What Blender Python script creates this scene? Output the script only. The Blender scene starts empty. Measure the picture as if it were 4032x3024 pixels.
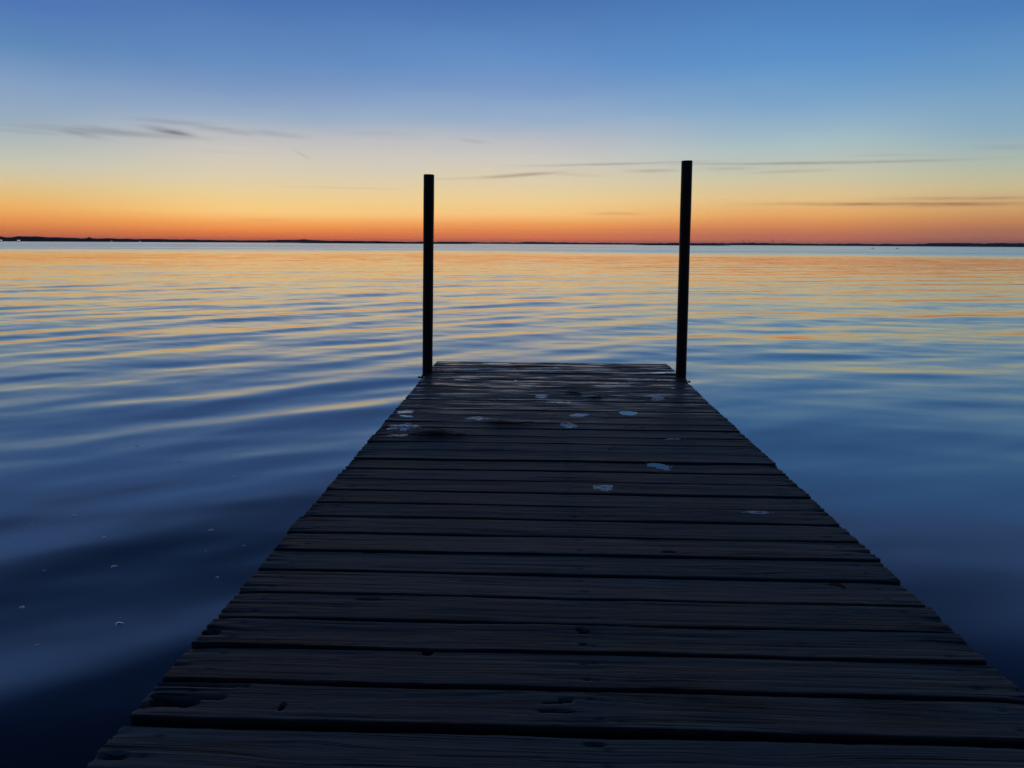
import bpy, math, random
import numpy as np
from mathutils import Vector, Matrix

random.seed(7)
rng = np.random.default_rng(11)
R = math.radians
scene = bpy.context.scene
COL = scene.collection

# ---------------------------------------------------------------- camera
DECK_Z = 0.40
CAM_H = 0.96                       # camera above the deck boards
F_PX, W_PX, H_PX = 2912.0, 4032.0, 3024.0
CAM_LOC = Vector((-0.12, 0.0, DECK_Z + CAM_H))
CAM_ROT = (Matrix.Rotation(R(1.95), 3, 'Z') @ Matrix.Rotation(R(90 - 10.73), 3, 'X')
           @ Matrix.Rotation(R(0.33), 3, 'Z'))
cam_data = bpy.data.cameras.new("camera")
cam = bpy.data.objects.new("camera", cam_data)
COL.objects.link(cam)
cam.location = CAM_LOC
cam.rotation_euler = CAM_ROT.to_euler()
cam_data.sensor_width = 36
cam_data.lens = 36 * F_PX / W_PX
cam_data.clip_start = 0.05
cam_data.clip_end = 60000
scene.camera = cam

def ray(px, py):
    return (CAM_ROT @ Vector(((px - W_PX / 2) / F_PX, (H_PX / 2 - py) / F_PX, -1.0))).normalized()

def at(px, py, z=DECK_Z):
    """the point of the horizontal plane z that the photograph shows at (px, py)"""
    d = ray(px, py)
    return CAM_LOC + d * ((z - CAM_LOC.z) / d.z)

def azel(px, py):
    d = ray(px, py)
    return math.degrees(math.atan2(d.x, d.y)), math.degrees(math.asin(d.z))

# ---------------------------------------------------------------- exposure
scene.view_settings.view_transform = 'Standard'
scene.view_settings.look = 'None'
scene.view_settings.gamma = 1
scene.view_settings.exposure = 0
scene.view_settings.use_curve_mapping = False

def lin(c):
    return tuple(((v / 255) / 12.92 if v / 255 <= 0.04045 else ((v / 255 + 0.055) / 1.055) ** 2.4) for v in c)

class NT:
    """small helper for building node trees"""
    def __init__(self, tree):
        self.t = tree
        self.n = tree.nodes
    def new(self, kind, **kw):
        nd = self.n.new(kind)
        for k, v in kw.items():
            setattr(nd, k, v)
        return nd
    def put(self, sock, v):
        if hasattr(v, 'is_linked') or isinstance(v, bpy.types.NodeSocket):
            self.t.links.new(v, sock)
        else:
            sock.default_value = v
    def math(self, op, a, b=0.0, c=0.0, clamp=False):
        nd = self.new('ShaderNodeMath', operation=op, use_clamp=clamp)
        self.put(nd.inputs[0], a); self.put(nd.inputs[1], b); self.put(nd.inputs[2], c)
        return nd.outputs[0]
    def vmath(self, op, a, b=(0, 0, 0), scale=None):
        nd = self.new('ShaderNodeVectorMath', operation=op)
        self.put(nd.inputs[0], a); self.put(nd.inputs[1], b)
        if scale is not None:
            self.put(nd.inputs['Scale'], scale)
        return nd.outputs['Value'] if op in ('DOT_PRODUCT', 'LENGTH') else nd.outputs[0]
    def xyz(self, x, y, z):
        nd = self.new('ShaderNodeCombineXYZ')
        self.put(nd.inputs[0], x); self.put(nd.inputs[1], y); self.put(nd.inputs[2], z)
        return nd.outputs[0]
    def sep(self, v):
        nd = self.new('ShaderNodeSeparateXYZ'); self.put(nd.inputs[0], v)
        return nd.outputs
    def rng(self, v, a, b, c=0.0, d=1.0, smooth=True):
        nd = self.new('ShaderNodeMapRange', interpolation_type='SMOOTHSTEP' if smooth else 'LINEAR')
        self.put(nd.inputs[0], v)
        for i, q in enumerate((a, b, c, d)):
            self.put(nd.inputs[i + 1], q)
        return nd.outputs[0]
    def noise(self, vec, scale=1.0, detail=2.0, rough=0.5, dim='3D', w=None):
        nd = self.new('ShaderNodeTexNoise', noise_dimensions=dim)
        self.put(nd.inputs['Vector'], vec)
        nd.inputs['Scale'].default_value = scale
        nd.inputs['Detail'].default_value = detail
        nd.inputs['Roughness'].default_value = rough
        return nd
    def mix(self, f, a, b, blend='MIX'):
        nd = self.new('ShaderNodeMix', data_type='RGBA', blend_type=blend)
        self.put(nd.inputs[0], f); self.put(nd.inputs[6], a); self.put(nd.inputs[7], b)
        return nd.outputs[2]
    def ramp(self, f, stops):
        nd = self.new('ShaderNodeValToRGB')
        self.put(nd.inputs[0], f)
        e = nd.color_ramp.elements
        while len(e) < len(stops):
            e.new(0.5)
        for i, (p, c) in enumerate(stops):
            e[i].position = p; e[i].color = tuple(c) + (1,) if len(c) == 3 else c
        return nd.outputs[0]

# ---------------------------------------------------------------- dusk sky (world)
world = bpy.data.worlds.new("World")
scene.world = world
world.use_nodes = True
wt = NT(world.node_tree)
for nd in list(wt.n):
    wt.n.remove(nd)
w_out = wt.new('ShaderNodeOutputWorld')
w_bg = wt.new('ShaderNodeBackground')
wt.t.links.new(w_bg.outputs[0], w_out.inputs[0])
gen = wt.new('ShaderNodeTexCoord').outputs['Generated']
dx, dy, dz = wt.sep(gen)
elev = wt.math('MULTIPLY', wt.math('ARCSINE', dz), 57.29578)
azim = wt.math('MULTIPLY', wt.math('ARCTAN2', dx, dy), 57.29578)
# a little unevenness of the air
airn = wt.noise(wt.xyz(wt.math('MULTIPLY', azim, 0.05), wt.math('MULTIPLY', elev, 0.22), 0.0), 1.0, 3, 0.5)
elev_w = wt.math('ADD', elev, wt.math('MULTIPLY', wt.math('SUBTRACT', airn.outputs[0], 0.5),
                 wt.rng(elev, 0.5, 10, 0.15, 2.0)))
SKY_TOP = 60.0
HAZE_DENS, HAZE_TOP = 4e-5, 104.0
def sky_ramp(cols, col_x):
    st = []
    for s, c in cols:
        e = azel(col_x, s * 0.5787)[1]
        # what lies beyond the haze must be a little stronger than what is seen through it
        T = math.exp(-HAZE_DENS * min(HAZE_TOP / max(math.sin(R(max(e, 0.02))), 1e-4), 27500))
        c = [max(a - A * (1 - T), 0.3 * a) / T for a, A in zip(lin(c), lin((66, 70, 98)))]
        c = [min(v, 1.3) for v in c]
        st.append((max(0.0, e) / SKY_TOP, tuple(c)))
        continue
        st.append((max(0.0, e) / SKY_TOP, lin(c)))
    st.sort()
    st += [(19.5 / SKY_TOP, lin((76, 110, 166))), (22.5 / SKY_TOP, lin((50, 78, 124))), (26 / SKY_TOP, lin((20, 42, 80))), (30 / SKY_TOP, lin((8, 24, 50))), (37 / SKY_TOP, lin((9, 20, 44))), (1.0, lin((14, 27, 52)))]
    # more room for the low part: position^(1/2)
    st = [(p ** 0.5, c) for p, c in st]
    return wt.ramp(elev_pos, st)
elev_pos = wt.math('POWER', wt.math('DIVIDE', wt.math('MAXIMUM', elev_w, 0.0), SKY_TOP, clamp=True), 0.5)
S_LEFT = [(0, (78, 117, 180)), (300, (94, 136, 184)), (600, (130, 158, 194)), (800, (150, 171, 190)),
          (950, (176, 185, 184)), (1100, (197, 196, 180)), (1200, (212, 196, 160)), (1300, (224, 190, 130)),
          (1400, (235, 177, 104)), (1490, (228, 150, 86)), (1570, (200, 116, 80)), (1640, (160, 90, 78))]
S_MIDL = [(0, (74, 114, 176)), (400, (100, 139, 190)), (600, (124, 152, 194)), (800, (152, 172, 196)),
          (950, (188, 189, 192)), (1080, (206, 199, 188)), (1200, (219, 204, 174)), (1330, (236, 206, 146)),
          (1440, (248, 200, 128)), (1520, (242, 160, 90)), (1590, (216, 118, 76)), (1648, (176, 90, 78))]
S_MID = [(0, (72, 114, 176)), (400, (98, 141, 196)), (600, (120, 152, 198)), (800, (148, 172, 200)),
         (950, (186, 188, 194)), (1080, (204, 199, 191)), (1230, (219, 204, 172)), (1370, (236, 205, 148)),
         (1460, (244, 194, 126)), (1530, (235, 154, 92)), (1595, (210, 120, 84)), (1648, (170, 96, 88))]
S_MIDR = [(0, (74, 124, 185)), (400, (90, 144, 200)), (700, (124, 164, 200)), (900, (150, 179, 198)),
          (1000, (168, 189, 194)), (1100, (182, 192, 184)), (1210, (203, 196, 166)), (1340, (223, 192, 138)),
          (1450, (228, 168, 104)), (1530, (212, 138, 90)), (1600, (182, 110, 94)), (1648, (150, 96, 98))]
S_RIGHT = [(0, (75, 125, 185)), (400, (100, 148, 194)), (700, (124, 163, 194)), (900, (140, 171, 190)),
           (1020, (160, 180, 180)), (1150, (180, 185, 165)), (1270, (197, 184, 146)), (1400, (205, 164, 112)),
           (1480, (196, 138, 94)), (1560, (168, 112, 92)), (1640, (138, 94, 98))]
ramps = [sky_ramp(s, x) for s, x in ((S_LEFT, 90), (S_MIDL, 1030), (S_MID, 2030), (S_MIDR, 3130), (S_RIGHT, 3980))]
az_c = [-35.9, -21.0, -2.0, 18.5, 31.7]
sky = ramps[0]
for i in range(4):
    sky = wt.mix(wt.rng(azim, az_c[i], az_c[i + 1]), sky, ramps[i + 1])
dusk = wt.ramp(elev_pos, [(0.0, lin((70, 72, 92))), (0.3, lin((84, 84, 106))), (0.45, lin((62, 76, 110))),
                          (0.65, lin((38, 62, 104))), (0.8, lin((22, 44, 84))), (1.0, lin((17, 33, 66)))])
away = wt.rng(wt.math('ABSOLUTE', azim), 34.0, 115.0)
sky = wt.mix(away, sky, dusk)
# thin streaks of cloud low over the horizon: (photo x, y, half length, half thickness, strength, tilt)
STREAKS = [(430, 520, 270, 9, .45, 0.2), (671, 519, 75, 9, .72, 7), (297, 521, 75, 9, .52, 8), (450, 515, 110, 9, .3, 4),
           (690, 481, 120, 7, .30, 1), (886, 513, 100, 9, .32, 4), (1095, 529, 100, 9, .28, 4), (1193, 612, 30, 5, .16, 28),
           (110, 520, 110, 6, .16, 1), (1864, 555, 60, 6, .20, 6), (1460, 525, 160, 10, .10, 0), (2042, 690, 170, 6, .50, -4), (1828, 702, 130, 4, .20, -2),
           (2250, 688, 120, 5, .16, 2), (2411, 646, 330, 4, .36, -1), (3185, 642, 470, 4.5, .40, 1), (2566, 672, 100, 6, .26, 0),
           (2863, 664, 100, 6, .22, 0), (3113, 675, 140, 5, .20, 0), (2435, 841, 100, 5, .22, 0), (3600, 804, 430, 5.5, .62, 1),
           (3860, 806, 300, 6, .42, 0), (3830, 781, 260, 5, .34, 1), (3975, 580, 110, 9, .14, 3), (3500, 611, 140, 4, .14, 2),
           (1050, 866, 110, 4, .14, 0), (1350, 740, 200, 3.5, .12, 0), (900, 600, 150, 4, .08, 0), (2760, 905, 500, 3, .15, 0),
           (1800, 905, 600, 3, .10, 0)]
mask = 0.0
cn = wt.noise(wt.xyz(wt.math('MULTIPLY', azim, 0.30), wt.math('MULTIPLY', elev, 2.6), 3.0), 1.0, 5, 0.62)
cn_v = wt.rng(cn.outputs[0], 0.25, 0.62, 0.35, 1.25, smooth=False)
wob = wt.math('MULTIPLY', wt.math('SUBTRACT', wt.noise(wt.xyz(wt.math('MULTIPLY', azim, 0.22), 4.0, 0.0), 1.0, 3).outputs[0], 0.5), 0.10)
elev_c = wt.math('ADD', elev, wob)
for (sx, sy, hl, ht, st, tilt) in STREAKS:
    a0, e0 = azel(sx, sy)
    la, le = math.degrees(hl / F_PX) * .95, math.degrees(ht / F_PX) * 1.05
    da = wt.math('SUBTRACT', azim, a0)
    de = wt.math('SUBTRACT', elev_c, e0)
    de = wt.math('ADD', de, wt.math('MULTIPLY', da, math.tan(R(tilt))))
    q1 = wt.math('POWER', wt.math('ABSOLUTE', wt.math('DIVIDE', da, la)), 2.6)
    q2 = wt.math('POWER', wt.math('ABSOLUTE', wt.math('DIVIDE', de, le)), 2.0)
    g = wt.math('EXPONENT', wt.math('MULTIPLY', wt.math('ADD', q1, q2), -1.0))
    m = wt.math('MULTIPLY', g, st)
    mask = m if isinstance(mask, float) else wt.math('MAXIMUM', mask, m)
mask = wt.math('MULTIPLY', mask, cn_v, clamp=True)
cloud_col = wt.mix(wt.rng(elev, 2.0, 8.0), (*lin((150, 98, 80)), 1), (*lin((116, 116, 130)), 1))
sky = wt.mix(mask, sky, cloud_col)
# the physical sky at dusk is mixed in thinly for the rest of the dome
nish = wt.new('ShaderNodeTexSky', sky_type='NISHITA')
nish.sun_disc = False
nish.sun_elevation = R(-3.0)
nish.sun_rotation = R(-12)
nish_bg = wt.vmath('SCALE', nish.outputs[0], scale=0.02)
wt.t.links.new(wt.mix(1.0, sky, nish_bg, 'ADD'), w_bg.inputs[0])
w_bg.inputs[1].default_value = 1.0

# ---------------------------------------------------------------- object helpers
def tag(o, label=None, cat=None, group=None, kind=None):
    if label: o['label'] = label
    if cat: o['category'] = cat
    if group: o['group'] = group
    if kind: o['kind'] = kind
    return o

def mesh_obj(name, verts, faces, mat, parent=None, smooth=True, loc=None):
    me = bpy.data.meshes.new(name)
    if isinstance(verts, np.ndarray):
        verts = verts.reshape(-1, 3)
    if isinstance(faces, np.ndarray):
        me.vertices.add(len(verts))
        me.vertices.foreach_set('co', np.asarray(verts, dtype=np.float32).ravel())
        nf, k = faces.shape
        me.loops.add(nf * k)
        me.loops.foreach_set('vertex_index', faces.astype(np.int32).ravel())
        me.polygons.add(nf)
        me.polygons.foreach_set('loop_start', np.arange(0, nf * k, k, dtype=np.int32))
        me.update(calc_edges=True)
        me.validate()
    else:
        me.from_pydata([tuple(v) for v in verts], [], faces)
    me.polygons.foreach_set('use_smooth', [smooth] * len(me.polygons))
    me.materials.append(mat)
    o = bpy.data.objects.new(name, me)
    COL.objects.link(o)
    if parent: o.parent = parent
    if loc is not None: o.location = loc
    return o

def empty(name, loc, rz=0.0):
    o = bpy.data.objects.new(name, None)
    COL.objects.link(o)
    o.empty_display_size = 0.1
    o.location = loc
    o.rotation_euler = (0, 0, rz)
    return o

class MB:
    """collects simple shapes for one mesh"""
    def __init__(self):
        self.v = []; self.f = []
    def add(self, vs, fs):
        b = len(self.v)
        self.v += [tuple(v) for v in vs]
        self.f += [tuple(b + i for i in f) for f in fs]
    def box(self, x0, x1, y0, y1, z0, z1):
        self.add([(x0, y0, z0), (x1, y0, z0), (x1, y1, z0), (x0, y1, z0),
                  (x0, y0, z1), (x1, y0, z1), (x1, y1, z1), (x0, y1, z1)],
                 [(3, 2, 1, 0), (4, 5, 6, 7), (0, 1, 5, 4), (1, 2, 6, 5), (2, 3, 7, 6), (3, 0, 4, 7)])
    def tube(self, pts, radii, n=10, cap=True):
        pts = [Vector(p) for p in pts]
        rings = []
        for i, p in enumerate(pts):
            t = (pts[min(i + 1, len(pts) - 1)] - pts[max(i - 1, 0)]).normalized()
            a = t.cross(Vector((0, 0, 1)))
            if a.length < 1e-3: a = t.cross(Vector((1, 0, 0)))
            a.normalize(); b = a.cross(t)
            r = radii[i] if hasattr(radii, '__len__') else radii
            rings.append([p + a * (r * math.cos(2 * math.pi * k / n)) + b * (r * math.sin(2 * math.pi * k / n)) for k in range(n)])
        vs = [v for rr in rings for v in rr]
        fs = []
        for i in range(len(rings) - 1):
            for k in range(n):
                k2 = (k + 1) % n
                fs.append((i * n + k, i * n + k2, (i + 1) * n + k2, (i + 1) * n + k))
        if cap:
            fs.append(tuple(range(n))[::-1]); fs.append(tuple((len(rings) - 1) * n + k for k in range(n)))
        self.add(vs, fs)
    def build(self, name, mat, parent=None, smooth=False, loc=None):
        return mesh_obj(name, self.v, self.f, mat, parent, smooth, loc)

def vnoise(x, y, seed=0):
    """smooth 2-D value noise in 0..1 on arrays"""
    xi, yi = np.floor(x).astype(np.int64), np.floor(y).astype(np.int64)
    fx, fy = x - xi, y - yi
    fx = fx * fx * (3 - 2 * fx); fy = fy * fy * (3 - 2 * fy)
    def h(a, b):
        n = (a * 374761393 + b * 668265263 + seed * 974634777) & 0xffffffff
        n = ((n ^ (n >> 13)) * 1274126177) & 0xffffffff
        n = n ^ (n >> 16)
        return (n & 0xffff) / 65535.0
    return ((h(xi, yi) * (1 - fx) + h(xi + 1, yi) * fx) * (1 - fy)
            + (h(xi, yi + 1) * (1 - fx) + h(xi + 1, yi + 1) * fx) * fy)

# ---------------------------------------------------------------- materials
def material(name):
    m = bpy.data.materials.new(name)
    m.use_nodes = True
    t = NT(m.node_tree)
    return m, t, t.n['Principled BSDF']

def plain(name, col, rough=0.7, metal=0.0, var=0.25, scale=12.0, spec=0.5, bump=0.0):
    m, t, p = material(name)
    co = t.new('ShaderNodeTexCoord').outputs['Object']
    n = t.noise(co, scale, 5, 0.6)
    t.put(p.inputs['Base Color'], t.mix(n.outputs[0], tuple(c * (1 - var) for c in col) + (1,), tuple(min(1, c * (1 + var)) for c in col) + (1,)))
    p.inputs['Roughness'].default_value = rough
    p.inputs['Metallic'].default_value = metal
    p.inputs['Specular IOR Level'].default_value = spec
    if bump:
        b = t.new('ShaderNodeBump'); b.inputs['Strength'].default_value = bump; b.inputs['Distance'].default_value = 0.002
        t.put(b.inputs['Height'], n.outputs[0]); t.put(p.inputs['Normal'], b.outputs[0])
    return m

# water: dark body, Fresnel reflection, small ripples as slopes of the surface
M_water, t, p = material('lake_water')
geo = t.new('ShaderNodeNewGeometry')
px_, py_, pz_ = t.sep(geo.outputs['Position'])
dist = t.math('SQRT', t.math('ADD', t.math('MULTIPLY', px_, px_), t.math('MULTIPLY', py_, py_)))
p.inputs['Base Color'].default_value = (0.004, 0.012, 0.030, 1)
p.inputs['IOR'].default_value = 1.5
def slopes(scale, sx, sy, ang, amp, detail=2, seed=0.0):
    c, s = math.cos(R(ang)), math.sin(R(ang))
    u = t.math('ADD', t.math('MULTIPLY', px_, c), t.math('MULTIPLY', py_, s))      # along the crests
    v = t.math('ADD', t.math('MULTIPLY', px_, -s), t.math('MULTIPLY', py_, c))     # across them
    n = t.noise(t.xyz(t.math('MULTIPLY', u, sx * scale), t.math('MULTIPLY', v, sy * scale), seed), 1.0, detail, 0.55)
    cr = t.sep(t.new('ShaderNodeVectorMath', operation='SUBTRACT').outputs[0]) if False else None
    sub = t.vmath('SUBTRACT', n.outputs['Color'], (0.5, 0.5, 0.5))
    a, b, _ = t.sep(sub)
    a = t.math('MULTIPLY', a, t.math('MULTIPLY', amp, 0.35))
    b = t.math('MULTIPLY', b, amp)
    return t.xyz(t.math('SUBTRACT', t.math('MULTIPLY', a, c), t.math('MULTIPLY', b, s)),
                 t.math('ADD', t.math('MULTIPLY', a, s), t.math('MULTIPLY', b, c)), 0.0)
far_in = t.rng(dist, 9, 50)
gust = t.rng(t.noise(t.xyz(t.math('MULTIPLY', px_, 0.02), t.math('MULTIPLY', py_, 0.06), 0), 1.0, 3).outputs[0], 0.35, 0.65, 0.6, 1.3)
s1 = slopes(0.9, 0.30, 1.0, 8, t.math('MULTIPLY', t.math('MULTIPLY', far_in, gust), 0.085), 3, 1.0)
s2 = slopes(5.0, 0.35, 1.0, -4, t.math('ADD', 0.012, t.math('MULTIPLY', t.rng(dist, 4, 14), 0.08)), 2, 5.0)
wind_edge = t.math('ADD', dist, t.math('MULTIPLY', t.math('SUBTRACT', t.noise(t.xyz(t.math('MULTIPLY', px_, 0.02), t.math('MULTIPLY', py_, 0.02), 9), 1.0, 4).outputs[0], 0.5), 60))
wind = t.rng(wind_edge, 80, 170)
strip_n = t.noise(t.xyz(t.math('MULTIPLY', px_, 0.004), t.math('MULTIPLY', t.math('LOGARITHM', dist, 2.718), 4.0), 3), 1.0, 3).outputs[0]
# the ripples run in towards the shore: their shoreward faces are the steep, showing ones
lean = t.math('ADD', t.rng(dist, 5, 24, 0.0, 0.007), t.math('MULTIPLY', wind, t.rng(strip_n, 0.35, 0.65, 0.042, 0.066)))
shoreward = t.vmath('SCALE', t.xyz(t.math('DIVIDE', px_, dist), t.math('DIVIDE', py_, dist), 0.0), scale=lean)
nrm = t.vmath('SUBTRACT', t.vmath('SUBTRACT', geo.outputs['Normal'], s1), s2)
nrm = t.vmath('NORMALIZE', t.vmath('SUBTRACT', nrm, shoreward))
t.put(p.inputs['Normal'], nrm)
rgh = t.math('ADD', t.rng(dist, 4, 50, 0.075, 0.05), t.math('MULTIPLY', wind, 0.05))
t.put(p.inputs['Roughness'], rgh)
# added mirror layer, brightens the reflections beyond those of clean water
extra_gloss = t.new('ShaderNodeBsdfGlossy'); extra_gloss.inputs['Color'].default_value = (0.9, 0.93, 0.97, 1)
t.put(extra_gloss.inputs['Roughness'], rgh); t.put(extra_gloss.inputs['Normal'], nrm)
mixs = t.new('ShaderNodeMixShader'); mixs.inputs[0].default_value = 0.18
t.t.links.new(p.outputs[0], mixs.inputs[1]); t.t.links.new(extra_gloss.outputs[0], mixs.inputs[2])
t.t.links.new(mixs.outputs[0], t.n['Material Output'].inputs['Surface'])

# weathered deck boards
M_wood, t, p = material('weathered_deck_wood')
ga = t.new('ShaderNodeAttribute', attribute_name='grain').outputs['Vector']
tint = t.new('ShaderNodeAttribute', attribute_name='tint').outputs['Fac']
stain_shade = t.new('ShaderNodeAttribute', attribute_name='stain_shade').outputs['Fac']
obj_co = t.new('ShaderNodeTexCoord').outputs['Object']
gx, gv, gs = t.sep(ga)
g_fine = t.noise(t.xyz(t.math('MULTIPLY', gx, 1.8), t.math('MULTIPLY', gv, 270), gs), 1.0, 4, 0.6)
g_mid = t.noise(t.xyz(t.math('MULTIPLY', gx, 1.6), t.math('MULTIPLY', gv, 60), gs), 1.0, 4, 0.55)
g_big = t.noise(t.xyz(t.math('MULTIPLY', gx, 2.2), t.math('MULTIPLY', gv, 9), gs), 1.0, 3, 0.5)
crack = t.rng(g_fine.outputs[0], 0.38, 0.47)                # 0 in the thin checks along the grain
crack2 = t.rng(g_mid.outputs[0], 0.30, 0.42)
blotch = t.noise(obj_co, 3.2, 4, 0.6)
col = t.mix(g_big.outputs[0], (0.046, 0.060, 0.056, 1), (0.150, 0.185, 0.170, 1))
col = t.mix(t.math('MULTIPLY', t.rng(blotch.outputs[0], 0.45, 0.7), 0.55), col, (0.108, 0.092, 0.090, 1))
col = t.mix(t.math('MULTIPLY', t.rng(g_mid.outputs[0], 0.4, 0.75), 0.4), col, (0.26, 0.29, 0.27, 1))
col = t.mix(1.0, col, t.mix(tint, (0.60, 0.66, 0.66, 1), (1.35, 1.25, 1.2, 1)), 'MULTIPLY')
dark = t.math('MULTIPLY', crack, crack2)
col = t.mix(t.math('SUBTRACT', 1.0, dark), col, (0.012, 0.012, 0.013, 1))
col = t.mix(stain_shade, col, (0.006, 0.006, 0.006, 1))
t.put(p.inputs['Base Color'], col)
# damp film: more towards the outer end where spray lands
ox, oy, oz = t.sep(obj_co)
wet_n = t.noise(t.xyz(t.math('MULTIPLY', ox, 2.2), t.math('MULTIPLY', oy, 16.0), 0), 1.0, 5, 0.65)
wet = t.math('MULTIPLY', t.rng(wet_n.outputs[0], 0.47, 0.60), t.rng(oy, 0.2, 2.2))
t.put(p.inputs['Roughness'], t.rng(wet, 0, 1, 0.60, 0.15, smooth=False))
t.put(p.inputs['Specular IOR Level'], t.rng(wet, 0, 1, 0.36, 0.6, smooth=False))
h = t.math('ADD', t.math('MULTIPLY', dark, 0.6), t.math('ADD', t.math('MULTIPLY', g_fine.outputs[0], 0.5), t.math('MULTIPLY', g_mid.outputs[0], 0.9)))
b = t.new('ShaderNodeBump')
t.put(b.inputs['Strength'], t.rng(wet, 0, 1, 0.75, 0.15, smooth=False)); b.inputs['Distance'].default_value = 0.0045
t.put(b.inputs['Height'], h); t.put(p.inputs['Normal'], b.outputs[0])

M_beam = plain('dark_wet_timber', (0.03, 0.028, 0.026), 0.8, scale=9, bump=0.5)
M_pipe = plain('rusty_pipe', (0.022, 0.015, 0.011), 0.55, metal=0.35, var=0.5, scale=30, bump=0.6)
M_bracket = plain('rusty_bracket', (0.05, 0.030, 0.022), 0.6, metal=0.5, var=0.4, scale=60, bump=0.4)
M_wood_far = plain('far_treeline', (0.030, 0.034, 0.050), 0.95, var=0.35, scale=0.02, spec=0.1)
M_isle = plain('near_islet_scrub', (0.010, 0.010, 0.013), 0.95, var=0.3, scale=0.05, spec=0.1)
M_land = plain('shore_ground', (0.035, 0.036, 0.04), 0.95, scale=0.01, spec=0.1)
M_rock = plain('wet_rock', (0.02, 0.021, 0.024), 0.6, scale=4, bump=0.5)
M_turb = plain('pale_tower_paint', (0.10, 0.085, 0.10), 0.5, var=0.05)
M_wall = plain('cottage_wall_paint', (0.55, 0.55, 0.56), 0.8, var=0.08)
M_roof = plain('cottage_roof', (0.04, 0.04, 0.045), 0.8)
M_drop = plain('bird_dropping_white', (0.82, 0.81, 0.78), 0.32, spec=0.9, var=0.2, scale=70, bump=0.4)
M_drop_old = plain('bird_dropping_faded', (0.66, 0.65, 0.62), 0.38, spec=0.8, var=0.3, scale=60)
for m_, lo, hi in ((M_drop, .34, .44), (M_drop_old, .44, .54)):
    t = NT(m_.node_tree)
    t.n['Principled BSDF'].inputs['Coat Weight'].default_value = 1.0
    t.n['Principled BSDF'].inputs['Coat Roughness'].default_value = 0.12
    co = t.new('ShaderNodeTexCoord').outputs['Object']
    x_, y_, z_ = t.sep(co)
    n = t.noise(t.xyz(t.math('MULTIPLY', x_, 30), t.math('MULTIPLY', y_, 150), 2.0), 1.0, 3, 0.6)
    t.put(t.n['Principled BSDF'].inputs['Alpha'], t.rng(n.outputs[0], lo, hi))
M_weed = plain('dried_weed', (0.06, 0.032, 0.018), 0.8, var=0.4, scale=40)
M_leaf = plain('brown_leaf', (0.045, 0.032, 0.012), 0.7, var=0.3, scale=60)
M_twig = plain('bare_twig', (0.03, 0.028, 0.026), 0.8, scale=50)
M_twig_pale = plain('pale_twig', (0.30, 0.29, 0.28), 0.7, scale=50)
M_foam, t, p = material('foam_bubble_film')
p.inputs['Base Color'].default_value = (0.9, 0.9, 0.88, 1); p.inputs['Roughness'].default_value = 0.12; p.inputs['Metallic'].default_value = 0.85
M_puddle, t, p = material('rain_puddle')
p.inputs['Base Color'].default_value = (0.02, 0.022, 0.025, 1)
p.inputs['Roughness'].default_value = 0.04
p.inputs['IOR'].default_value = 1.6
t.put(p.inputs['Normal'], t.new('ShaderNodeNewGeometry').outputs['Normal'])
M_pane, t, p = material('lit_cottage_pane')
p.inputs['Base Color'].default_value = (0.3, 0.3, 0.3, 1)
p.inputs['Emission Color'].default_value = (1.0, 0.93, 0.82, 1)
p.inputs['Emission Strength'].default_value = 0.9

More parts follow.
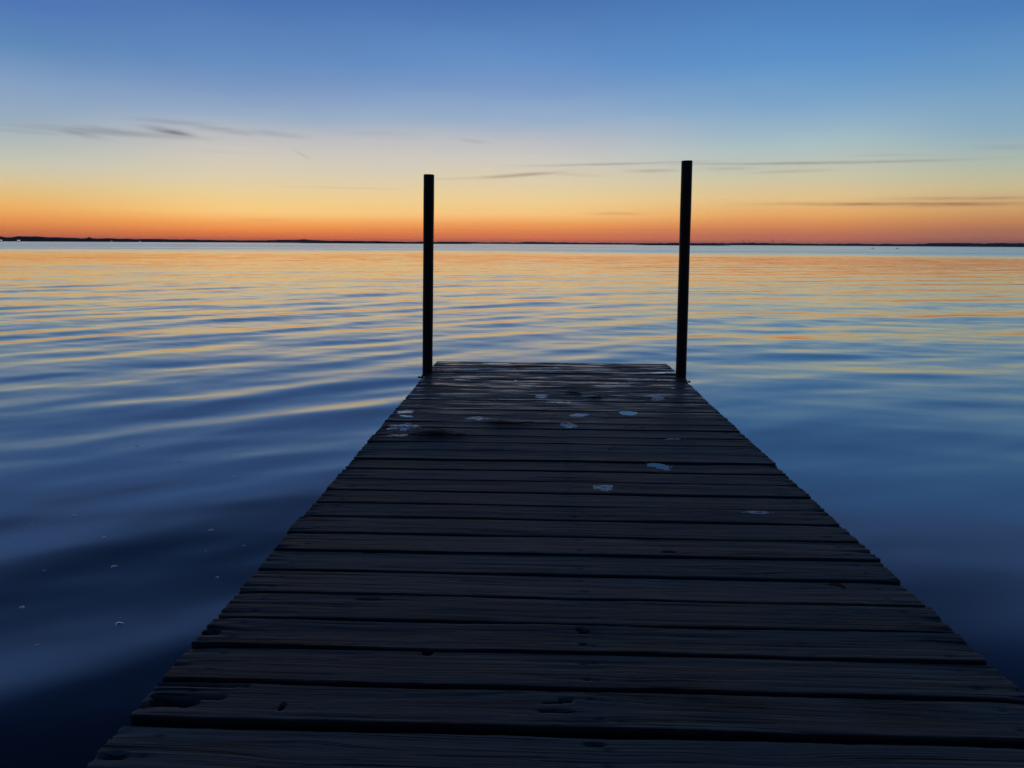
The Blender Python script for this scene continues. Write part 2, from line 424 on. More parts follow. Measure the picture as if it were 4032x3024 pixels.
# ---------------------------------------------------------------- water: real swell near the dock
def make_water():
    r = [0.15]
    while r[-1] < 70: r.append(r[-1] * 1.0085)
    while r[-1] < 26000: r.append(r[-1] * 1.09)
    r = np.array(r)
    a1 = np.radians(np.arange(-62, 62.001, 0.27))
    a2 = np.radians(np.arange(64, 297, 2.5))
    th = np.concatenate([a1, a2])
    RR, TH = np.meshgrid(r, th, indexing='ij')
    X = RR * np.sin(TH); Y = RR * np.cos(TH)
    dr = np.gradient(r)[:, None] * np.ones_like(TH)
    dth = np.concatenate([np.full(len(a1), R(0.27)), np.full(len(a2), R(2.5))])
    sp = np.maximum(dr, RR * dth[None, :])
    Z = np.zeros_like(X)
    g = np.random.default_rng(5)
    def train(n, l0, l1, dir0, spread, slope, mask):
        nonlocal Z
        for k in range(n):
            lam = l0 * (l1 / l0) ** ((k + g.random()) / n)
            d = R(dir0 + g.normal() * spread)                 # direction of the crests
            kx, ky = -math.sin(d), math.cos(d)
            kk = 2 * math.pi / lam
            ph = g.random() * 6.283
            w = 0.14 * lam * np.sin(0.21 * X * ky / lam ** .5 - 0.17 * Y * kx / lam ** .5 + ph * 3)   # crests wander a little
            att = np.clip((lam / sp - 4) / 6, 0, 1)
            # groups of waves come and go
            grp = 0.35 + 1.3 * vnoise(X * 0.35 / lam ** .5 + k * 7.3, Y * 0.35 / lam ** .5 + k * 3.1, 50 + k)
            c = np.cos(kk * (kx * X + ky * Y + w) + ph)
            c = c + 0.22 * np.cos(2 * (kk * (kx * X + ky * Y + w) + ph))     # slightly peaked
            Z += mask * att * grp * slope / math.sqrt(n) / kk * c
    side = 1 / (1 + np.exp((X - 0.02 * Y - 0.3) / 0.9))        # the swell comes from the left of the dock
    far = np.clip(RR / 9.0, 0.0, 1.0) ** 1.0
    mA = (0.40 + 0.60 * side) * (0.55 + 0.45 * far)
    train(9, 1.0, 1.9, 43, 8, 0.031, mA)
    train(16, 0.36, 0.95, 36, 17, 0.027, mA * (0.15 + 0.85 * far))
    mB = np.clip((RR - 1.5) / 7.0, 0, 1) * (0.45 + 0.55 * (1 - side))
    train(9, 0.6, 1.5, 6, 18, 0.020, mB)
    train(16, 0.28, 0.7, 4, 24, 0.024, mB * np.clip((RR - 5) / 10, 0, 1))
    train(6, 2.2, 4.0, 15, 12, 0.016, np.ones_like(X))
    nr, nt = X.shape
    V = np.stack([X, Y, Z], -1).reshape(-1, 3)
    i = np.arange(nr - 1)[:, None]; j = np.arange(nt)[None, :]
    j2 = (j + 1) % nt
    F = np.stack([i * nt + j, (i + 1) * nt + j, (i + 1) * nt + j2, i * nt + j2], -1).reshape(-1, 4)
    o = mesh_obj('lake_water', V, F[:, ::-1], M_water)
    me = o.data
    if me.polygons[0].normal.z < 0:
        me.flip_normals()
    tag(o, kind='structure')
    # lake bed under it all
    b = MB(); b.box(-60, 60, -30, 120, -1.5, -1.3)
    tag(b.build('lake_bed', plain('lake_bed_mud', (0.03, 0.03, 0.025), 0.9)), kind='structure')
make_water()

# ---------------------------------------------------------------- far shore
def arc_strip(name, segs, mat, seed, depth, bump_len, bump_amp, kind, z_base=-1.0, floor=0.0):
    """segs: (photo x, distance m, height px) control points; a solid ridge along them"""
    xs = np.array([s[0] for s in segs], float); ds = np.array([s[1] for s in segs], float); hs = np.array([s[2] for s in segs], float)
    dirs = [ray(x, 960) for x in xs]
    az = np.array([math.atan2(d.x, d.y) for d in dirs])
    n = 1400
    A = np.linspace(az[0], az[-1], n)
    D = np.interp(A, az, ds); H = np.interp(A, az, hs)
    s = A * D
    top = H / F_PX * D
    bn = (vnoise(s / bump_len, s * 0, seed) - .5) * .9 + (vnoise(s / (bump_len * .35), s * 0, seed + 1) - .5) * .6 \
        + (vnoise(s / (bump_len * 4), s * 0, seed + 2) - .5) * 1.0
    top = np.maximum(top * (1 + bump_amp * bn), floor)
    fade = np.clip(np.minimum(np.arange(n), np.arange(n)[::-1]) / 12.0, 0, 1)
    top = top * fade if kind != 'full' else top
    prof = [(0, z_base / 1, 0), (0.02, .30, 1), (.10, .62, 1), (.28, .9, 1), (.5, 1.0, 1), (.78, .8, 1), (1.0, 0, 0)]
    V = []
    rows = []
    for q, (u, hh, use) in enumerate(prof):
        dd = D + u * depth
        if use:
            jit = 1 + 0.25 * bump_amp * (vnoise(s / bump_len + 31 * q, s * 0 + q, seed + 9) - .5)
            z = top * hh * jit
        else:
            z = np.full(n, z_base)
        rows.append(np.stack([np.sin(A) * dd, np.cos(A) * dd, z], -1))
    V = np.stack(rows, 0)
    k = len(prof)
    i = np.arange(k - 1)[:, None]; j = np.arange(n - 1)[None, :]
    F = np.stack([i * n + j, i * n + j + 1, (i + 1) * n + j + 1, (i + 1) * n + j], -1).reshape(-1, 4)
    Fb = np.stack([0 * j[0] + j[0], (k - 1) * n + j[0], (k - 1) * n + j[0] + 1, j[0] + 1], -1)
    o = mesh_obj(name, V.reshape(-1, 3), np.concatenate([F, Fb]), mat, smooth=False)
    return o

SHORE = [(-900, 2300, 16), (-300, 2600, 15), (0, 3000, 14), (140, 3000, 14.5), (340, 3100, 12), (352, 3100, 16), (366, 3100, 12),
         (560, 3300, 10.5), (700, 3500, 10), (900, 4200, 8), (1040, 4800, 8), (1120, 4800, 11), (1260, 5000, 9.5), (1500, 6000, 7.5),
         (1700, 7000, 7), (1800, 7200, 9), (1850, 7500, 6.5), (2000, 8000, 7), (2200, 8000, 7.5), (2420, 8500, 6.5), (2640, 8000, 7.5),
         (3000, 7500, 9), (3100, 7000, 9), (3300, 6600, 8), (3550, 6200, 7), (3600, 6000, 7), (3660, 5400, 10), (3820, 5000, 10),
         (3860, 4600, 13), (3940, 4300, 15), (4032, 4000, 14), (4400, 3600, 15), (5000, 3200, 16)]
woods = arc_strip('far_woods', SHORE, M_wood_far, 3, 260, 34, 0.28, 'full')
tag(woods, 'low dark wooded far shore all along the horizon', 'woods', kind='stuff')
land = arc_strip('far_shore', [(x, d - 14, 1.3) for x, d, h in SHORE], M_land, 8, 700, 60, 0.2, 'full', z_base=-1.2)
tag(land, kind='structure')
isl = arc_strip('low_island', [(1180, 2300, 1.0), (1260, 2250, 4), (1300, 2200, 2.5), (1380, 2150, 5.5), (1450, 2100, 5), (1500, 2100, 7),
                (1620, 2100, 6), (1700, 2050, 4.5), (1780, 2050, 2.5), (1860, 2050, 1.0)], M_isle, 14, 40, 9, 0.35, 'isle')
tag(isl, kind='structure')
isl2 = arc_strip('low_island', [(2500, 1700, .6), (2560, 1680, 3), (2700, 1650, 4), (2800, 1650, 3.0), (2880, 1650, .6)], M_isle, 21, 25, 7, 0.35, 'isle')
tag(isl2, kind='structure')

def polar(px, D, z=0.0):
    d = ray(px, 960); a = math.atan2(d.x, d.y)
    return Vector((math.sin(a) * D, math.cos(a) * D, z)), a

# wind turbines far beyond the shore
def make_turbine():
    root = empty('wind_turbine', (0, 0, 0))
    b = MB(); b.tube([(0, 0, -1), (0, 0, 35), (0, 0, 68)], [2.6, 2.0, 1.5], 12); b.build('tower', M_turb, root, True)
    b = MB(); b.tube([(0, -5, 70), (0, -3, 70), (0, 3, 70), (0, 6, 70)], [1.0, 2.2, 2.4, 1.6], 10); b.build('nacelle', M_turb, root, True)
    return root
def turbine_blades(root, rot):
    for k in range(3):
        a = rot + k * 2 * math.pi / 3
        u = Vector((math.sin(a), 0, math.cos(a)))
        c = Vector((0, -4.5, 70))
        w = Vector((math.cos(a), 0, -math.sin(a)))
        b = MB()
        vs = []; st = [(1, 1.2), (8, 2.1), (18, 1.4), (31, .5)]
        for q, hw in st:
            vs += [c + u * q - w * hw, c + u * q + Vector((0, -.4, 0)), c + u * q + w * hw, c + u * q + Vector((0, .4, 0))]
        fs = [(i * 4 + j, i * 4 + (j + 1) % 4, i * 4 + 4 + (j + 1) % 4, i * 4 + 4 + j) for i in range(3) for j in range(4)]
        fs += [(3, 2, 1, 0), (12, 13, 14, 15)]
        b.add(vs, fs)
        b.build('blade', M_turb, root, True)
turb_labels = ['tiny wind turbine on the far horizon, leftmost of the row of five',
               'tiny wind turbine on the far horizon, second from the left of the row of five',
               'tiny wind turbine on the far horizon, middle one of the row of five',
               'tiny wind turbine on the far horizon, standing past the gap, fourth from the left',
               'tiny wind turbine on the far horizon, rightmost of the row of five']
turb = make_turbine()
for k, (x, D) in enumerate([(2925, 12000), (2949, 11300), (2979, 12000), (3042, 11300), (3084, 12500)]):
    if k == 0:
        o = turb
    else:
        o = turb.copy(); COL.objects.link(o)
        for ch in turb_parts:
            c = ch.copy(); COL.objects.link(c); c.parent = o
    if k == 0:
        turb_parts = list(turb.children)
    pos, a = polar(x, D)
    o.location = pos; o.rotation_euler = (0, 0, -a)
    turbine_blades(o, 0.4 + k * 0.7)
    tag(o, turb_labels[k], 'wind turbine', 'wind turbines beyond the far shore')

# small lit cottages on the left shore
def make_cottage():
    root = empty('cottage', (0, 0, 0))
    b = MB(); b.box(-5, 5, -3.5, 3.5, -1.5, 4.2); b.build('wall', M_wall, root)
    b = MB()
    b.add([(-5.5, -4.1, 4.2), (5.5, -4.1, 4.2), (5.5, 4.1, 4.2), (-5.5, 4.1, 4.2), (-5.5, 0, 6.8), (5.5, 0, 6.8)],
          [(0, 1, 5, 4), (2, 3, 4, 5), (1, 2, 5), (3, 0, 4), (3, 2, 1, 0)])
    b.build('roof', M_roof, root)
    for x in (-2.6, 2.6):
        b = MB(); b.box(x - 1.5, x + 1.5, -3.62, -3.50, 1.0, 3.4); b.build('window', M_pane, root)
    return root
cott = make_cottage()
c_parts = list(cott.children)
for k, (x, D, sc, lab) in enumerate([
        (75, 2960, 0.9, 'pale cottage with lit windows on the left shore, brightest of the shore lights'),
        (4, 2960, 0.9, 'pale cottage with lit windows on the shore at the left edge of the photo'),
        (440, 3120, 0.5, 'small cottage with a faint light right of the knoll on the far shore'),
        (552, 3240, 0.5, 'small cottage with a faint light, rightmost of the lights on the far shore')]):
    if k == 0: o = cott
    else:
        o = cott.copy(); COL.objects.link(o)
        for ch in c_parts:
            c = ch.copy(); COL.objects.link(c); c.parent = o
    pos, a = polar(x, D, 1.6)
    o.location = pos; o.rotation_euler = (0, 0, -a); o.scale = (sc, sc, sc)
    tag(o, lab, 'house', 'lit cottages on the far left shore')

# two rocks out in the open water on the right
def make_rock(seed, L, Hh):
    g = np.random.default_rng(seed)
    vs, fs = [], []
    nu, nv = 18, 7
    for j in range(nv + 1):
        ph = math.pi / 2 * j / nv
        for i in range(nu):
            a = 2 * math.pi * i / nu
            q = 1 + 0.28 * (vnoise(np.array([i * .6 + seed]), np.array([j * .7]), seed)[0] - .5)
            vs.append((L * math.cos(a) * math.cos(ph) ** .7 * q, L * .55 * math.sin(a) * math.cos(ph) ** .7 * q, Hh * math.sin(ph) * q - .12))
    for j in range(nv):
        for i in range(nu):
            fs.append((j * nu + i, j * nu + (i + 1) % nu, (j + 1) * nu + (i + 1) % nu, (j + 1) * nu + i))
    fs.append(tuple(range(nu))[::-1])
    return vs, fs
for k, (x, y, L, lab) in enumerate([(3436, 978.5, .85, 'low dark rock breaking the water near the horizon, left of the pair'),
                                    (3532, 979, .80, 'low dark rock breaking the water near the horizon, right of the pair')]):
    pz = at(x, y, 0.0)
    v, f = make_rock(3 + k, L, .42)
    o = mesh_obj('rock', v, f, M_rock, loc=pz)
    tag(o, lab, 'rock', 'rocks in the open water')

# ---------------------------------------------------------------- the dock
dock = empty('dock', (0, 3.0, 0))
tag(dock, 'weathered wooden dock of crosswise boards with two tall pipe posts at its outer end', 'dock')
def under(o):
    o.parent = dock
    o.matrix_parent_inverse = Matrix.Translation((0, -3.0, 0))
    return o
# board joints (distance from camera along the dock), as far as they can be read in the photograph
J = [-0.98, -0.836, -0.69, -0.545, -0.40, -0.256, -0.112, 0.032, 0.178, 0.322, 0.466, 0.610, 0.756, 0.900, 1.044, 1.187,
     1.329, 1.471, 1.622, 1.757, 1.898, 2.045, 2.189, 2.338, 2.488, 2.628, 2.773, 2.919, 3.061, 3.212, 3.367, 3.504, 3.638,
     3.804, 3.923, 4.089, 4.235, 4.368, 4.515, 4.665, 4.805, 4.945, 5.095, 5.235, 5.385, 5.525, 5.670, 5.820, 6.040]
GAPW = {1.329: .017, 1.471: .009, 1.622: .0055, 1.757: .008, 1.898: .005, 2.045: .009, 2.189: .005, 2.338: .007, 2.488: .010, 2.628: .004,
        2.773: .009, 2.919: .007, 3.061: .009, 3.212: .012, 3.367: .006, 3.504: .003, 3.638: .010}
# gouges, holes and stains at their places on the boards: (photo x, y, radius x m, radius y m, depth m, stain)
FEAT = [(740, 2744, .078, .0075, .034, 1.0), (685, 2767, .052, .011, .034, 1.0), (760, 2697, .12, .006, .02, 1.0), (835, 2491, .022, .008, .034, 1.0),
        (1684, 2566, .012, .013, .03, 1.0), (1108, 2785, .006, .013, .022, .9), (2228, 2762, .014, .008, .02, 1.0),
        (2175, 2772, .018, .003, .006, .5), (2185, 2804, .036, .0035, .006, .6), (1450, 2362, .03, .005, .010, .8), (2295, 2490, .014, .006, .006, .8),
        (2280, 2480, .010, .005, .005, .7), (2295, 2540, .011, .0035, .004, .7), (2300, 2615, .011, .0035, .004, .7), (2310, 2680, .011, .0035, .004, .7),
        (2340, 2930, .022, .006, .005, .7), (2633, 2175, .022, .006, .004, .8), (450, 2972, .024, .008, .010, .7),
        (1460, 2173, .02, .006, .008, .8), (2650, 2700, .10, .03, .0, .45), (2850, 2775, .09, .035, .0, .5), (3520, 2780, .10, .05, .0, .55),
        (3600, 2845, .09, .02, .0, .45), (1250, 2035, .09, .03, .0, .5), (1550, 2590, .12, .03, .0, .35)]
FEAT = [(at(a, b), rx, ry, dp, st) for a, b, rx, ry, dp, st in FEAT]
KNOTS = [(at(x, y), r) for x, y, r in [(1000, 2462, .032), (2200, 2785, .040), (1340, 2375, .02), (2650, 2008, .018), (1960, 2190, .02),
         (3400, 2400, .022), (3800, 2800, .03), (1900, 2330, .02), (2900, 2240, .03), (1700, 2520, .02), (3220, 2010, .015), (2480, 2660, .02), (1200, 2945, .03), (3000, 2950, .035)]]

V_all, F_all, G_all, T_all, S_all = [], [], [], [], []
base = 0
nb = len(J) - 1
for i in range(nb):
    y0, y1 = J[i], J[i + 1]
    g0 = 1.4 * GAPW.get(round(y0, 3), 0.005 + 0.004 * rng.random()) / 2
    g1 = 1.4 * GAPW.get(round(y1, 3), 0.004 + 0.004 * rng.random()) / 2
    y0 += g0; y1 -= g1
    if i == nb - 1: y1 = J[-1]
    near = 0.9 < y0 < 3.7
    nx = 520 if near else 200
    nv = 26 if near else 12
    if y0 < 0.9: nx, nv = 120, 8
    u = np.linspace(0, 1, nx)
    inner = np.linspace(0, 1, nv)
    wv = y1 - y0
    vv = np.unique(np.concatenate([[0, .0015 / wv, .004 / wv], inner[1:-1], [1 - .004 / wv, 1 - .0015 / wv, 1]]))
    U, Vv = np.meshgrid(u, vv, indexing='ij')
    xl = -0.950 + rng.normal() * 0.0014
    xr = 0.950 + rng.normal() * 0.0014
    if abs(J[i] - 2.338) < .01: xl -= .012
    sd = 100 + i * 17
    rag = lambda q, s_: (vnoise(q * 70, q * 0, sd + s_) - .5) * .004 + (vnoise(q * 18, q * 0, sd + s_ + 1) - .5) * .006
    XL = xl + rag(Vv * wv * 10, 1) + 0.002 * (np.abs(Vv - .5) * 2) ** 6
    XR = xr + rag(Vv * wv * 10, 4) - 0.002 * (np.abs(Vv - .5) * 2) ** 6
    X = XL + (XR - XL) * U
    skew = rng.normal() * 0.0012
    def edge(s_):
        return (vnoise(X * 6, X * 0 + s_, sd + 6) - .5) * .0035 + (vnoise(X * 26, X * 0 + s_, sd + 7) - .5) * .0022
    Y = (y0 + edge(0)) * (1 - Vv) + (y1 + edge(5)) * Vv + skew * X
    # relief
    dzb = rng.normal() * .0008
    cup = rng.normal() * .0012 + .0008
    roll_ = rng.normal() * .0009
    Z = DECK_Z + dzb + cup * (2 * Vv - 1) ** 2 + roll_ * (2 * Vv - 1) + (vnoise(X * 2.2, Y * 0, sd + 8) - .5) * .003
    ed = np.minimum(Vv, 1 - Vv) * wv
    Z -= .0028 * np.exp(-(ed / .0022) ** 1.3)
    warp = Y.copy() - y0
    for (kp, kr) in KNOTS:
        if J[i] - .05 < kp.y < J[i + 1] + .05:
            rx, ry = (X - kp.x) / (kr * 3.0), (Y - kp.y) / kr
            e = np.exp(-(rx ** 2 + ry ** 2) * .8)
            warp = warp - (Y - kp.y) * e * .75 + 0.0
            Z += 0.0012 * np.exp(-((X - kp.x) / kr / 1.2) ** 2 - ((Y - kp.y) / kr * 1.5) ** 2)
    wander = (vnoise(X * 1.3, X * 0 + i, sd + 11) - .5) * .02 + (vnoise(X * 5, Vv * 2, sd + 12) - .5) * .006
    gv = warp + wander
    nz = vnoise(X * 3.5, gv * 120, sd + 13)
    nz2 = vnoise(X * 1.6, gv * 320, sd + 14)
    Z += -(np.clip(.30 - nz, 0, 1) * .005) - np.clip(.30 - nz2, 0, 1) * .003
    # worn and splintered board ends
    dl = np.minimum(X - XL, XR - X)
    endw = np.exp(-(dl / .05))
    Z -= endw * (np.clip(.55 - vnoise(X * 5, gv * 75, sd + 15), 0, 1) * .014 + .0003)
    stain_shade = np.clip(.5 - vnoise(X * 6, gv * 55, sd + 15), 0, 1) * .9 * np.exp(-(dl / .06))
    # fastener dimples in three rows
    for nxp in (-.86, .02, .86):
        for fv in (.25, .75):
            cx, cy = nxp + rng.normal() * .006, y0 + wv * (fv + rng.normal() * .03)
            q = np.exp(-(((X - cx) / .011) ** 2 + ((Y - cy) / .0042) ** 2))
            Z -= .002 * q; stain_shade = np.maximum(stain_shade, .6 * q)
    for (fp, rx, ry, dp, st) in FEAT:
        if y0 - .05 < fp.y < y1 + .05:
            jx = (vnoise(X * 60, Y * 60, sd + 20) - .5) * .5
            ex = 4 if dp > .03 else 2
            rr = np.abs((X - fp.x) / rx) ** ex + np.abs((Y - fp.y) / ry) ** ex + jx
            q = 1 / (1 + np.exp((rr - 1) * (14 if dp > .012 else 4)))
            Z -= dp * q; stain_shade = np.maximum(stain_shade, st * q)
    stain_shade = np.clip(stain_shade, 0, 1)
    # skirt ring
    def pad(A):
        return np.pad(A, 1, mode='edge')
    Xp, Yp, Zp = pad(X), pad(Y), pad(Z)
    Zp[0, :] = Zp[-1, :] = DECK_Z - .038; Zp[:, 0] = Zp[:, -1] = DECK_Z - .038
    m, n = Xp.shape
    P = np.stack([Xp, Yp, Zp], -1).reshape(-1, 3)
    ii = np.arange(m - 1)[:, None]; jj = np.arange(n - 1)[None, :]
    F = np.stack([ii * n + jj, (ii + 1) * n + jj, (ii + 1) * n + jj + 1, ii * n + jj + 1], -1).reshape(-1, 4)
    F = np.concatenate([F, [[0, n - 1, m * n - 1, (m - 1) * n]]])
    V_all.append(P); F_all.append(F + base); base += m * n
    G_all.append(np.stack([pad(X), pad(gv), np.full((m, n), i * 3.7)], -1).reshape(-1, 3))
    T_all.append(np.full(m * n, float(np.clip(.45 + rng.normal() * .25, 0, 1))))
    Sp = pad(np.clip(stain_shade + 1.1 * np.exp(-(ed / .0022) ** 2), 0, 1))
    Sp[0, :] = Sp[-1, :] = 1; Sp[:, 0] = Sp[:, -1] = 1        # gap shade put into the colour: board sides and edges black
    S_all.append(Sp.ravel())
V = np.concatenate(V_all); V = V - np.array([0, 3.0, 0])
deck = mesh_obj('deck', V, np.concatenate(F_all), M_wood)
deck.parent = dock
me = deck.data
at_ = me.attributes.new('grain', 'FLOAT_VECTOR', 'POINT'); at_.data.foreach_set('vector', np.concatenate(G_all).astype(np.float32).ravel())
at_ = me.attributes.new('tint', 'FLOAT', 'POINT'); at_.data.foreach_set('value', np.concatenate(T_all).astype(np.float32))
at_ = me.attributes.new('stain_shade', 'FLOAT', 'POINT'); at_.data.foreach_set('value', np.concatenate(S_all).astype(np.float32))

for x in (-.885, 0.02, .885):
    b = MB(); b.box(x - .022, x + .022, -3.96, 3.0, DECK_Z - .205, DECK_Z - .040)
    b.build('stringer', M_beam, dock)
for y in (5.30, 2.6, -.2):
    b = MB(); b.box(-.86, -.0, y - 3.02, y - 2.98, DECK_Z - .17, DECK_Z - .042)
    b.box(.045, .86, y - 3.02, y - 2.98, DECK_Z - .17, DECK_Z - .042); b.build('crossbeam', M_beam, dock)

# the two pipe posts: base pixel (on the deck plane), top pixel, both at the same distance
def make_post(base_px, top_px, r, ydist, handle_dir):
    d0, d1 = ray(*base_px), ray(*top_px)
    p0 = CAM_LOC + d0 * ((ydist - CAM_LOC.y) / d0.y)
    p1 = CAM_LOC + d1 * ((ydist - CAM_LOC.y) / d1.y)
    ax = (p1 - p0).normalized()
    low = p0 - ax * ((p0.z + 1.35) / ax.z)
    b = MB()
    n = 40
    L = (p1 - low).length
    zs = np.linspace(0, L, 46)
    pts = [low + ax * z for z in zs]
    rad = [r * (1 + .012 * math.sin(z * 9) + .010 * (random.random() - .5)) for z in zs]
    pts += [p1 + ax * .003]; rad += [r * .93]
    pts = [p - Vector((0, 3.0, 0)) for p in pts]
    b.tube(pts, rad, 28)
    o = b.build('post', M_pipe, dock, True)
    # collar and clamp that hold it to the dock
    c = p0 + ax * ((DECK_Z - .045 - p0.z) / ax.z) - Vector((0, 3.0, 0))
    b = MB()
    b.tube([c - ax * .05, c - ax * .048, c + ax * .020, c + ax * .022], [r * 1.14, r * 1.18, r * 1.18, r * 1.14], 24)
    s = handle_dir
    x_in = -s * (r * 1.05)
    b.box(*sorted((c.x + x_in, c.x + x_in - s * .03)), c.y - .05, c.y + .05, c.z - .07, c.z + .018)
    br = b.build('bracket', M_bracket, o, False)
    b = MB()
    b.tube([c + Vector((s * r, 0, .004)), c + Vector((s * (r + .028), 0, .006))], .006, 8)
    b.tube([c + Vector((s * (r + .026), -.024, .008)), c + Vector((s * (r + .028), .024, .008))], .005, 8)
    bo = b.build('bolt', M_bracket, o, True)
    return o
make_post((1683, 1470), (1689, 689), .0385, 5.50, -1)
make_post((2681, 1483), (2705, 635), .0385, 5.44, 1)

# ---------------------------------------------------------------- things lying on the dock
bpy.context.view_layer.update()
def deck_height(x, y):
    """height of the board surface under a point (never down in a joint)"""
    hit, loc, nn, idx = deck.ray_cast(Vector((x, y - 3.0, 1.0)), Vector((0, 0, -1)))
    return max(loc.z, DECK_Z - .0035) if hit else DECK_Z
def splat(name, px, py, wx, wy, mat, seed, lobes=.35, thick=.0008, n=56, level=False):
    """irregular thin patch that lies on the boards and follows their relief"""
    c = at(px, py)
    g = np.random.default_rng(seed)
    ph = g.random(6) * 6.28; am = g.random(6)
    qs = []
    for i in range(n):
        a = 2 * math.pi * i / n
        qs.append(1 + lobes * sum(am[m] * math.sin((m + 2) * a + ph[m]) / (m + 1.6) for m in range(6)) + lobes * .7 * (g.random() - .5))
    base_z = max(deck_height(c.x + wx * .25 * math.cos(a), c.y + wy * .25 * math.sin(a)) for a in np.linspace(0, 6.28, 16))
    vs = []
    rings = [1.0, .96, .85, .7, .5, .25]
    for ri, k in enumerate(rings):
        for i in range(n):
            a = 2 * math.pi * i / n
            x, y = wx / 2 * math.cos(a) * qs[i] * k, wy / 2 * math.sin(a) * qs[i] * k
            hz = deck_height(c.x + x, c.y + y)
            if level:
                z = base_z + .0005 if ri else min(hz, base_z) - .001
            else:
                z = hz + (thick if ri else -.0006)
            vs.append((x, y, z - DECK_Z))
    vs.append((0, 0, (base_z + .0005 if level else deck_height(c.x, c.y) + thick) - DECK_Z))
    fs = []
    for r_ in range(len(rings) - 1):
        for i in range(n):
            j = (i + 1) % n
            fs.append((r_ * n + i, r_ * n + j, (r_ + 1) * n + j, (r_ + 1) * n + i))
    for i in range(n):
        fs.append(((len(rings) - 1) * n + i, (len(rings) - 1) * n + (i + 1) % n, len(vs) - 1))
    return mesh_obj(name, vs, fs, mat, loc=(c.x, c.y, DECK_Z))
def zc_at(px, py):
    return (at(px, py) - CAM_LOC).length
def patch(name, px, py, wpx, hpx, mat, seed, label, cat, group, **kw):
    s = zc_at(px, py)
    wx = wpx / F_PX * s
    a, b_ = at(px, py - hpx / 2), at(px, py + hpx / 2)
    o = splat(name, px, py, wx, a.y - b_.y, mat, seed, **kw)
    return tag(o, label, cat, group)
G1 = 'rain puddles on the dock boards'
patch('puddle', 2598, 1834, 92, 26, M_puddle, 1, 'blue rain puddle on the dock boards, nearest and largest of the puddles', 'puddle', G1, level=True, lobes=.5)
patch('puddle', 2474, 1628, 70, 20, M_puddle, 2, 'bright rain puddle on the boards, rightmost of the far pair of puddles', 'puddle', G1, level=True, lobes=.35)
patch('puddle', 2280, 1635, 78, 12, M_puddle, 4, 'narrow bright rain puddle by a board joint in the middle of the dock', 'puddle', G1, level=True, lobes=.4)
G2 = 'white bird droppings on the dock boards'
patch('bird_dropping', 2131, 1562, 50, 12, M_drop, 5, 'white bird dropping near the outer end of the dock, farthest of the round ones', 'bird dropping', G2, lobes=.3)
patch('bird_dropping', 2238, 1675, 66, 22, M_drop_old, 6, 'pale round dropping just in front of the narrow puddle', 'bird dropping', G2, lobes=.3)
patch('bird_dropping', 2375, 1922, 84, 26, M_drop_old, 7, 'faded round dropping left of and nearer than the largest puddle', 'bird dropping', G2, lobes=.25)
patch('bird_dropping', 2985, 2020, 100, 14, M_drop_old, 8, 'faded streaky dropping near the right edge of the dock', 'bird dropping', G2, lobes=.55)
patch('bird_dropping', 2030, 1499, 14, 4, M_drop, 9, 'tiny bright white dropping near the dock end', 'bird dropping', G2, lobes=.1)
patch('bird_dropping', 2655, 1729, 74, 7, M_drop_old, 10, 'thin pale streak of dropping on the right half of the boards', 'bird dropping', G2, lobes=.5)
patch('bird_dropping', 1595, 1622, 70, 12, M_drop, 11, 'whitish dropping at the left edge of the dock', 'bird dropping', G2, lobes=.5)
patch('bird_dropping', 1590, 1680, 88, 30, M_drop_old, 12, 'broad scattered pale smear at the left edge of the dock', 'bird dropping', G2, lobes=.8)
patch('bird_dropping', 1570, 1716, 96, 10, M_drop_old, 13, 'long pale streak at the left edge of the dock, nearest of the left smears', 'bird dropping', G2, lobes=.5)
patch('bird_dropping', 2590, 1570, 60, 12, M_drop_old, 14, 'faint pale dropping near the right side of the outer boards', 'bird dropping', G2, lobes=.4)
patch('bird_dropping', 2200, 1583, 200, 7, M_drop_old, 15, 'long faint pale streak across the middle of the outer boards', 'bird dropping', G2, lobes=.7)
patch('bird_dropping', 1815, 1496, 70, 5, M_drop_old, 16, 'short pale streak on the left of the outermost boards', 'bird dropping', G2, lobes=.5)

for k, (x, y, w, h, d, lab) in enumerate([
        (1640, 1440, 60, 4, 0, 'short white scuff on the left of the outermost board'),
        (1960, 1432, 120, 5, 0, 'long white scuff in the middle of the outermost board'),
        (2180, 1448, 60, 4, 0, 'short white scuff right of centre on the second outermost board'),
        (1800, 1454, 150, 5, 1, 'long faint scuff on the left of the second board from the end'),
        (2600, 1468, 120, 6, 0, 'long white scuff beside the right post'),
        (2420, 1510, 110, 8, 1, 'broad faint scuff on the right of the outer boards'),
        (2560, 1495, 150, 5, 1, 'thin faint scuff in front of the right post'),
        (2070, 1520, 90, 4, 1, 'thin faint scuff in the middle of the outer boards'),
        (1600, 1640, 50, 8, 0, 'small white scuff just in front of the left edge dropping'),
        (1880, 1648, 90, 12, 1, 'round faint scuff between the weed clumps'),
        (2330, 1562, 130, 6, 1, 'thin pale scuff beside the small weed clump')]):
    patch('pale_scuff', x, y, w, h, M_drop_old if d else M_drop, 30 + k, lab + ' of the dock' if 'dock' not in lab else lab, 'scuff mark', 'pale scuffs on the outer boards', lobes=.6)
